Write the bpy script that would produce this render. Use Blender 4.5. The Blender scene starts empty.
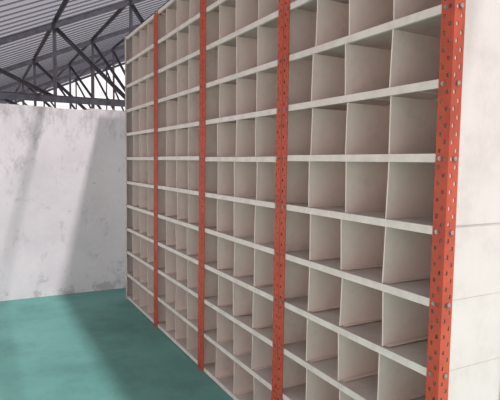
import bpy, math, random
from mathutils import Matrix, Vector
random.seed(4)
S = bpy.context.scene
S.view_settings.view_transform = 'Standard'

# ---------- helpers ----------
def mat(name, col, rough=0.6, col2=None, scale=3.0, lo=0.4, hi=0.65, metal=0.0, bump=0.0, detail=6):
    m = bpy.data.materials.new(name); m.use_nodes = True
    nt = m.node_tree; b = nt.nodes['Principled BSDF']
    b.inputs['Roughness'].default_value = rough
    b.inputs['Metallic'].default_value = metal
    b.inputs['Base Color'].default_value = (*col, 1)
    tc = nt.nodes.new('ShaderNodeTexCoord')
    n = nt.nodes.new('ShaderNodeTexNoise'); n.inputs['Scale'].default_value = scale
    n.inputs['Detail'].default_value = detail; n.inputs['Roughness'].default_value = 0.65
    nt.links.new(tc.outputs['Object'], n.inputs['Vector'])
    if col2:
        r = nt.nodes.new('ShaderNodeValToRGB')
        r.color_ramp.elements[0].position = lo; r.color_ramp.elements[1].position = hi
        r.color_ramp.elements[0].color = (*col, 1); r.color_ramp.elements[1].color = (*col2, 1)
        nt.links.new(n.outputs['Fac'], r.inputs['Fac'])
        nt.links.new(r.outputs['Color'], b.inputs['Base Color'])
    if bump:
        bp = nt.nodes.new('ShaderNodeBump'); bp.inputs['Strength'].default_value = bump
        bp.inputs['Distance'].default_value = 0.02
        nt.links.new(n.outputs['Fac'], bp.inputs['Height'])
        nt.links.new(bp.outputs['Normal'], b.inputs['Normal'])
    return m

def add_stain(m, col, scale, vec, lo, hi, amt, zr=None):
    """irregular dirt patches mixed over the base colour"""
    nt = m.node_tree; b = nt.nodes['Principled BSDF']
    src = b.inputs['Base Color'].links[0].from_socket
    tc = [n for n in nt.nodes if n.type=='TEX_COORD'][0]
    mp = nt.nodes.new('ShaderNodeMapping'); mp.inputs['Scale'].default_value = vec
    nt.links.new(tc.outputs['Object'], mp.inputs[0])
    n2 = nt.nodes.new('ShaderNodeTexNoise'); n2.inputs['Scale'].default_value = scale
    n2.inputs['Detail'].default_value = 12; n2.inputs['Roughness'].default_value = .75
    nt.links.new(mp.outputs[0], n2.inputs['Vector'])
    fac = n2.outputs['Fac']
    if zr:
        sep = nt.nodes.new('ShaderNodeSeparateXYZ'); nt.links.new(tc.outputs['Object'], sep.inputs[0])
        mr = nt.nodes.new('ShaderNodeMapRange')
        for i, v in enumerate(zr): mr.inputs[i+1].default_value = v
        nt.links.new(sep.outputs[2], mr.inputs[0])
        ad = nt.nodes.new('ShaderNodeMath'); ad.operation='ADD'
        nt.links.new(fac, ad.inputs[0]); nt.links.new(mr.outputs[0], ad.inputs[1]); fac = ad.outputs[0]
    r2 = nt.nodes.new('ShaderNodeValToRGB'); r2.color_ramp.elements[0].position=lo; r2.color_ramp.elements[1].position=hi
    nt.links.new(fac, r2.inputs['Fac'])
    ml = nt.nodes.new('ShaderNodeMath'); ml.operation='MULTIPLY'; ml.inputs[1].default_value=amt
    nt.links.new(r2.outputs['Color'], ml.inputs[0])
    mx = nt.nodes.new('ShaderNodeMixRGB'); mx.inputs['Color2'].default_value = (*col,1)
    nt.links.new(ml.outputs[0], mx.inputs['Fac'])
    nt.links.new(src, mx.inputs['Color1']); nt.links.new(mx.outputs['Color'], b.inputs['Base Color'])

class MB:
    def __init__(s): s.v = []; s.f = []
    def box(s, x0, x1, y0, y1, z0, z1):
        i = len(s.v)
        s.v += [(x0,y0,z0),(x1,y0,z0),(x1,y1,z0),(x0,y1,z0),(x0,y0,z1),(x1,y0,z1),(x1,y1,z1),(x0,y1,z1)]
        s.f += [tuple(i+k for k in q) for q in [(0,3,2,1),(4,5,6,7),(0,1,5,4),(1,2,6,5),(2,3,7,6),(3,0,4,7)]]
    def quad(s, a, b, c, d):
        i = len(s.v); s.v += [a,b,c,d]; s.f.append((i,i+1,i+2,i+3))
    def bar(s, a, b, w, h, up=(0,0,1)):
        a = Vector(a); b = Vector(b); d = (b-a).normalized(); u = Vector(up)
        if abs(d.dot(u)) > .98: u = Vector((0,1,0))
        r = d.cross(u).normalized(); u = r.cross(d).normalized()
        i = len(s.v)
        for p in (a, b):
            for sx, sz in ((-1,-1),(1,-1),(1,1),(-1,1)):
                s.v.append(tuple(p + r*sx*w/2 + u*sz*h/2))
        s.f += [tuple(i+k for k in q) for q in [(0,3,2,1),(4,5,6,7),(0,1,5,4),(1,2,6,5),(2,3,7,6),(3,0,4,7)]]
    def angle(s, a, b, w, up=(0,0,1)):
        a = Vector(a); b = Vector(b); d = (b-a).normalized(); u = Vector(up)
        if abs(d.dot(u)) > .98: u = Vector((0,1,0))
        r = d.cross(u).normalized(); u = r.cross(d).normalized(); t = w*0.14
        s.bar(a, b, w, t, u)
        s.bar(a + r*(w/2-t/2) - u*w/2, b + r*(w/2-t/2) - u*w/2, t, w, u)
    def cyl(s, c, axis, r, h, n=8):
        c = Vector(c); ax = Vector(axis).normalized()
        u = ax.orthogonal().normalized(); w = ax.cross(u); i = len(s.v)
        for k in (0, 1):
            for j in range(n):
                t = 2*math.pi*j/n
                s.v.append(tuple(c + ax*h*k + u*r*math.cos(t) + w*r*math.sin(t)))
        s.f.append(tuple(i+n+j for j in range(n))); s.f.append(tuple(i+n-1-j for j in range(n)))
        for j in range(n):
            s.f.append((i+j, i+(j+1)%n, i+n+(j+1)%n, i+n+j))
    def obj(s, name, m, parent=None):
        me = bpy.data.meshes.new(name); me.from_pydata(s.v, [], s.f); me.update()
        me.materials.append(m)
        o = bpy.data.objects.new(name, me); S.collection.objects.link(o)
        if parent: o.parent = parent
        return o
def empty(name):
    e = bpy.data.objects.new(name, None); S.collection.objects.link(e); return e

# ---------- materials ----------
M_or  = mat('orange_paint', (0.54,0.078,0.034), 0.6, (0.43,0.06,0.028), 9)
add_stain(M_or, (.16,.05,.04), 14, (1,1,.6), .58, .70, .5)
M_pan = mat('cream_sheet', (0.87,0.735,0.665), 0.6, (0.79,0.66,0.595), 4, .35, .7)
M_div = mat('cream_divider', (0.88,0.745,0.675), 0.6, (0.80,0.67,0.605), 5, .35, .7)
add_stain(M_div, (.45,.34,.29), 4.5, (1,1,1), .55, .78, .5)
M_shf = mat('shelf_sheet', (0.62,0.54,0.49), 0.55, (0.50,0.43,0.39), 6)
M_rail= mat('shelf_lip', (0.78,0.71,0.645), 0.45, (0.66,0.59,0.53), 14)
M_end = mat('end_sheet', (0.72,0.63,0.60), 0.65, (0.66,0.57,0.54), 3, bump=.15)
add_stain(M_end, (.48,.40,.38), 3, (1,1,1), .5, .8, .5)
M_bolt= mat('bolt_steel', (0.35,0.33,0.32), 0.35, None, metal=0.7)
M_gal = mat('far_post_paint', (0.66,0.58,0.54), 0.5, (0.5,0.43,0.40), 8)
M_stl = mat('truss_steel', (0.05,0.048,0.062), 0.6, (0.09,0.085,0.10), 12)
M_wall= mat('plaster', (0.79,0.745,0.76), 0.9, (0.66,0.62,0.64), 1.6, .42, .75, bump=.6, detail=10)
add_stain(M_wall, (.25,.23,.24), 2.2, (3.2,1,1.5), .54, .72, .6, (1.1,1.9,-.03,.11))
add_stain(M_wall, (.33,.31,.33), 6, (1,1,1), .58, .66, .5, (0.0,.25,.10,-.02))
M_flr = mat('teal_floor', (0.105,0.285,0.25), 0.65, (0.145,0.35,0.305), 1.4, .35, .7, bump=.05, detail=9)
add_stain(M_flr, (.055,.155,.145), 1.7, (1,1,1), .46, .70, .6)
M_gnd = mat('concrete', (0.40,0.37,0.35), 0.9, (0.30,0.28,0.27), 2)
# translucent roofing sheet
M_roof = bpy.data.materials.new('translucent_roof_sheet'); M_roof.use_nodes = True
nt = M_roof.node_tree; nt.nodes.clear()
out = nt.nodes.new('ShaderNodeOutputMaterial'); mix = nt.nodes.new('ShaderNodeMixShader')
tp = nt.nodes.new('ShaderNodeBsdfTransparent'); tp.inputs[0].default_value = (.48,.48,.52,1)
tl = nt.nodes.new('ShaderNodeBsdfTranslucent'); tl.inputs[0].default_value = (.08,.08,.095,1)
mix.inputs[0].default_value = 0.42
nt.links.new(tp.outputs[0], mix.inputs[1]); nt.links.new(tl.outputs[0], mix.inputs[2]); nt.links.new(mix.outputs[0], out.inputs[0])

# ---------- dimensions ----------
Y0, BAY, NB, COLS = 1.04, 0.945, 4, 4
D = 0.35
LV = [0.02 + 0.225*k for k in range(12)]
H = 2.52; FW = 0.046; T = 0.0025
Y1 = Y0 + BAY*NB
WY = 5.23

# ---------- floor & wall ----------
f = MB(); f.box(-2.6,5,-2,WY+.1,-0.1,0); f.obj('floor', M_flr)
g = MB(); g.box(-14,14,-12,20,-0.2,-0.03); g.obj('ground', M_gnd)  # out of view; added in grey so less teal light bounces onto the rack
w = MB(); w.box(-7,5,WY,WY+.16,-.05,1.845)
x = -7
while x < 5:
    l = random.uniform(.12,.4)
    w.box(x, min(5,x+l), WY+.004, WY+.155, 1.84, 1.85+random.uniform(0,.03)); x += l
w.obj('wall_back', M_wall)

# ---------- rack ----------
rack = empty('pigeonhole_shelving_rack')
def flange(mb, org, dirv, z1):
    ws = [0, .009, .018, .028, .037, FW]
    p = 0.0125
    n = int(z1/p)
    for i in range(n):
        za, zb = i*p, (i+1)*p
        for c in range(5):
            if (c == 1 and i % 4 == 1) or (c == 3 and i % 4 == 3): continue
            a = org + dirv*ws[c]; bb = org + dirv*ws[c+1]
            mb.quad((a.x,a.y,za),(bb.x,bb.y,za),(bb.x,bb.y,zb),(a.x,a.y,zb))
posts = MB(); farp = MB()
def angle_post(mb, x, y, sx, sy):
    o = Vector((x,y,0))
    flange(mb, o, Vector((0,sy,0)), H)
    flange(mb, o, Vector((sx,0,0)), H)
for k in range(NB+1):
    y = Y0 + BAY*k
    for x, sx in ((-.004, 1), (D+.004, -1)):
        mb = farp if k == NB else posts
        if k < NB: angle_post(mb, x, y+.002, sx, 1)
        if k > 0:  angle_post(mb, x, y-.002, sx, -1)
for mb, nm, m in ((posts,'slotted_angle_posts',M_or),(farp,'slotted_angle_post_far',M_gal)):
    o = mb.obj(nm, m, rack); sm = o.modifiers.new('t','SOLIDIFY'); sm.thickness = T; sm.offset = 0

shelf = MB(); lips = MB(); div = MB(); bolts = MB()
FR = [.27,.52,.765]
for k in range(NB):
    ya = Y0+BAY*k+.006; yb = Y0+BAY*(k+1)-.006
    for li, z in enumerate(LV):
        s0 = random.uniform(-.004,.004)
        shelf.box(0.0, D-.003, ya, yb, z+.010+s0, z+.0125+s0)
        lips.box(-.0015,.001, ya+FW-.020, yb-FW+.020, z-.014+s0, z+.0125+s0)
        lips.box(.001,.012, ya+.002, yb-.002, z-.014+s0, z-.0115+s0)
        lips.box(D-.006,D-.003, ya, yb, z-.014+s0, z+.010+s0)
        for yy in (ya+.024, yb-.024):
            bolts.cyl((-.0045, yy, z), (-1,0,0), .0075, .004, 6)
            bolts.cyl((-.0085, yy, z), (-1,0,0), .004, .003, 8)
        if li < len(LV)-1:
            for fr in FR:
                y = ya + (yb-ya)*fr + random.uniform(-.011,.011)
                x0 = .004 + random.uniform(0,.008)
                t = random.uniform(-.008,.008)
                i = len(div.v)
                zt = z+.225-.012; zb = z+.013
                e = .0012
                div.v += [(x0,y-e,zb),(D-.006,y-e+t,zb),(D-.006,y+e+t,zb),(x0,y+e,zb),
                          (x0,y-e+t,zt),(D-.006,y-e,zt),(D-.006,y+e,zt),(x0,y+e+t,zt)]
                div.f += [tuple(i+q for q in g) for g in [(0,3,2,1),(4,5,6,7),(0,1,5,4),(1,2,6,5),(2,3,7,6),(3,0,4,7)]]
                div.bar((x0,y,zb),(x0,y+t,zt),.006,.005)
                div.box(x0+.01, D-.03, y-.022, y, zb, zb+.0015)
    if k > 0:
        yp = Y0+BAY*k
        div.box(.006, D, yp-.0060, yp-.0040, .01, H-.03)
        div.box(.006, D, yp+.0040, yp+.0060, .01, H-.03)
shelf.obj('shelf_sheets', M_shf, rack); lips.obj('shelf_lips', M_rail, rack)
div.obj('dividers', M_div, rack)
for z in LV:
    bolts.cyl((.022, Y0-.0005, z), (0,-1,0), .0075, .004, 6)
bolts.obj('bolts', M_bolt, rack)
bk = MB(); bk.box(D-.002, D+.001, Y0+.004, Y1-.004, .01, H-.01)
bk.obj('back_sheet', M_pan, rack)
en = MB()
en.box(.001, D+.002, Y0+.0036, Y0+.0050, 1.165, H-.01)
en.box(.001, D+.002, Y0+.0066, Y0+.0078, .01, 1.18)
en.box(.001, D+.002, Y1-.006, Y1-.003, .01, H-.01)
en.obj('end_sheets', M_end, rack)

# ---------- roof ----------
EX, EZ, RX, RZ = -2.2, 2.07, 3.0, 4.45
sl = (RZ-EZ)/(RX-EX)
def rz(x): return EZ + (x-EX)*sl if x <= RX else RZ - (x-RX)*sl
XE = 2*RX-EX
def truss(y):
    t = MB()
    xs = [EX + (RX-EX)*i/6 for i in range(7)]
    t.angle((EX,y,EZ),(XE,y,EZ),.075)
    t.angle((EX,y,EZ+.02),(RX,y,RZ),.06); t.angle((RX,y,RZ),(XE,y,EZ+.02),.06)
    for i in range(1,7):
        x = xs[i]; t.angle((x,y,EZ),(x,y,rz(x)),.04)
        t.angle((x,y,EZ),(xs[i-1],y,rz(xs[i-1])),.04)
        xm = 2*RX-x
        if i<6: t.angle((xm,y,EZ),(xm,y,rz(x)),.04)
        t.angle((xm,y,EZ),(2*RX-xs[i-1],y,rz(xs[i-1])),.04)
    t.bar((EX,y,-.05),(EX,y,EZ),.09,.09); t.bar((XE,y,-.05),(XE,y,EZ),.09,.09)
    return t
for y in (6.1, 8.4, 10.7, 13.0, 15.3):
    truss(y).obj('roof_truss', M_stl)
p = MB()
NP = 6
for i in range(0,NP+1):
    x = EX + (RX-EX)*i/NP
    p.angle((x,-1.0,rz(x)+.04),(x,16,rz(x)+.04),.036)
    if i<NP: p.angle((2*RX-x,-1.0,rz(x)+.04),(2*RX-x,16,rz(x)+.04),.036)
p.obj('roof_purlins', M_stl)
r = MB()
def sheet(xa, xb, ya, yb, n):
    st = (yb-ya)/n
    for i in range(n):
        ys = [ya+st*i + st*q for q in (0,.15,.35,.5,1)]
        hs = [0,.025,.025,0,0]
        for j in range(4):
            r.quad((xa,ys[j],rz(xa)+.075+hs[j]),(xb,ys[j],rz(xb)+.075+hs[j]),(xb,ys[j+1],rz(xb)+.075+hs[j+1]),(xa,ys[j+1],rz(xa)+.075+hs[j+1]))
sheet(EX-.2, RX, -1.0, 16, 85); sheet(RX, XE+.2, -1.0, 16, 85)
r.obj('ceiling', M_roof)

# ---------- light ----------
W = bpy.data.worlds.new('sky'); S.world = W; W.use_nodes = True
bg = W.node_tree.nodes['Background']; bg.inputs[0].default_value = (.95,.90,.90,1); bg.inputs[1].default_value = 1.22
L = bpy.data.lights.new('sun','SUN'); L.energy = 9.5; L.angle = math.radians(3); L.color = (1,.94,.90)
so = bpy.data.objects.new('sun', L); S.collection.objects.link(so)
so.rotation_euler = Vector((-.225,.58,-1.0)).to_track_quat('-Z','Y').to_euler()
so.location = (3,-3,8)

# ---------- camera ----------
C = bpy.data.cameras.new('camera'); C.lens = 36; C.sensor_width = 36; C.clip_start=.05
co = bpy.data.objects.new('camera', C); S.collection.objects.link(co)
yaw = math.radians(28.4); pitch = math.radians(4.3); roll = math.radians(0.8)
co.matrix_world = (Matrix.Translation((-1.24,0,1.35)) @ Matrix.Rotation(-yaw,4,'Z')
    @ Matrix.Rotation(math.pi/2 - pitch,4,'X') @ Matrix.Rotation(roll,4,'Z'))
S.camera = co
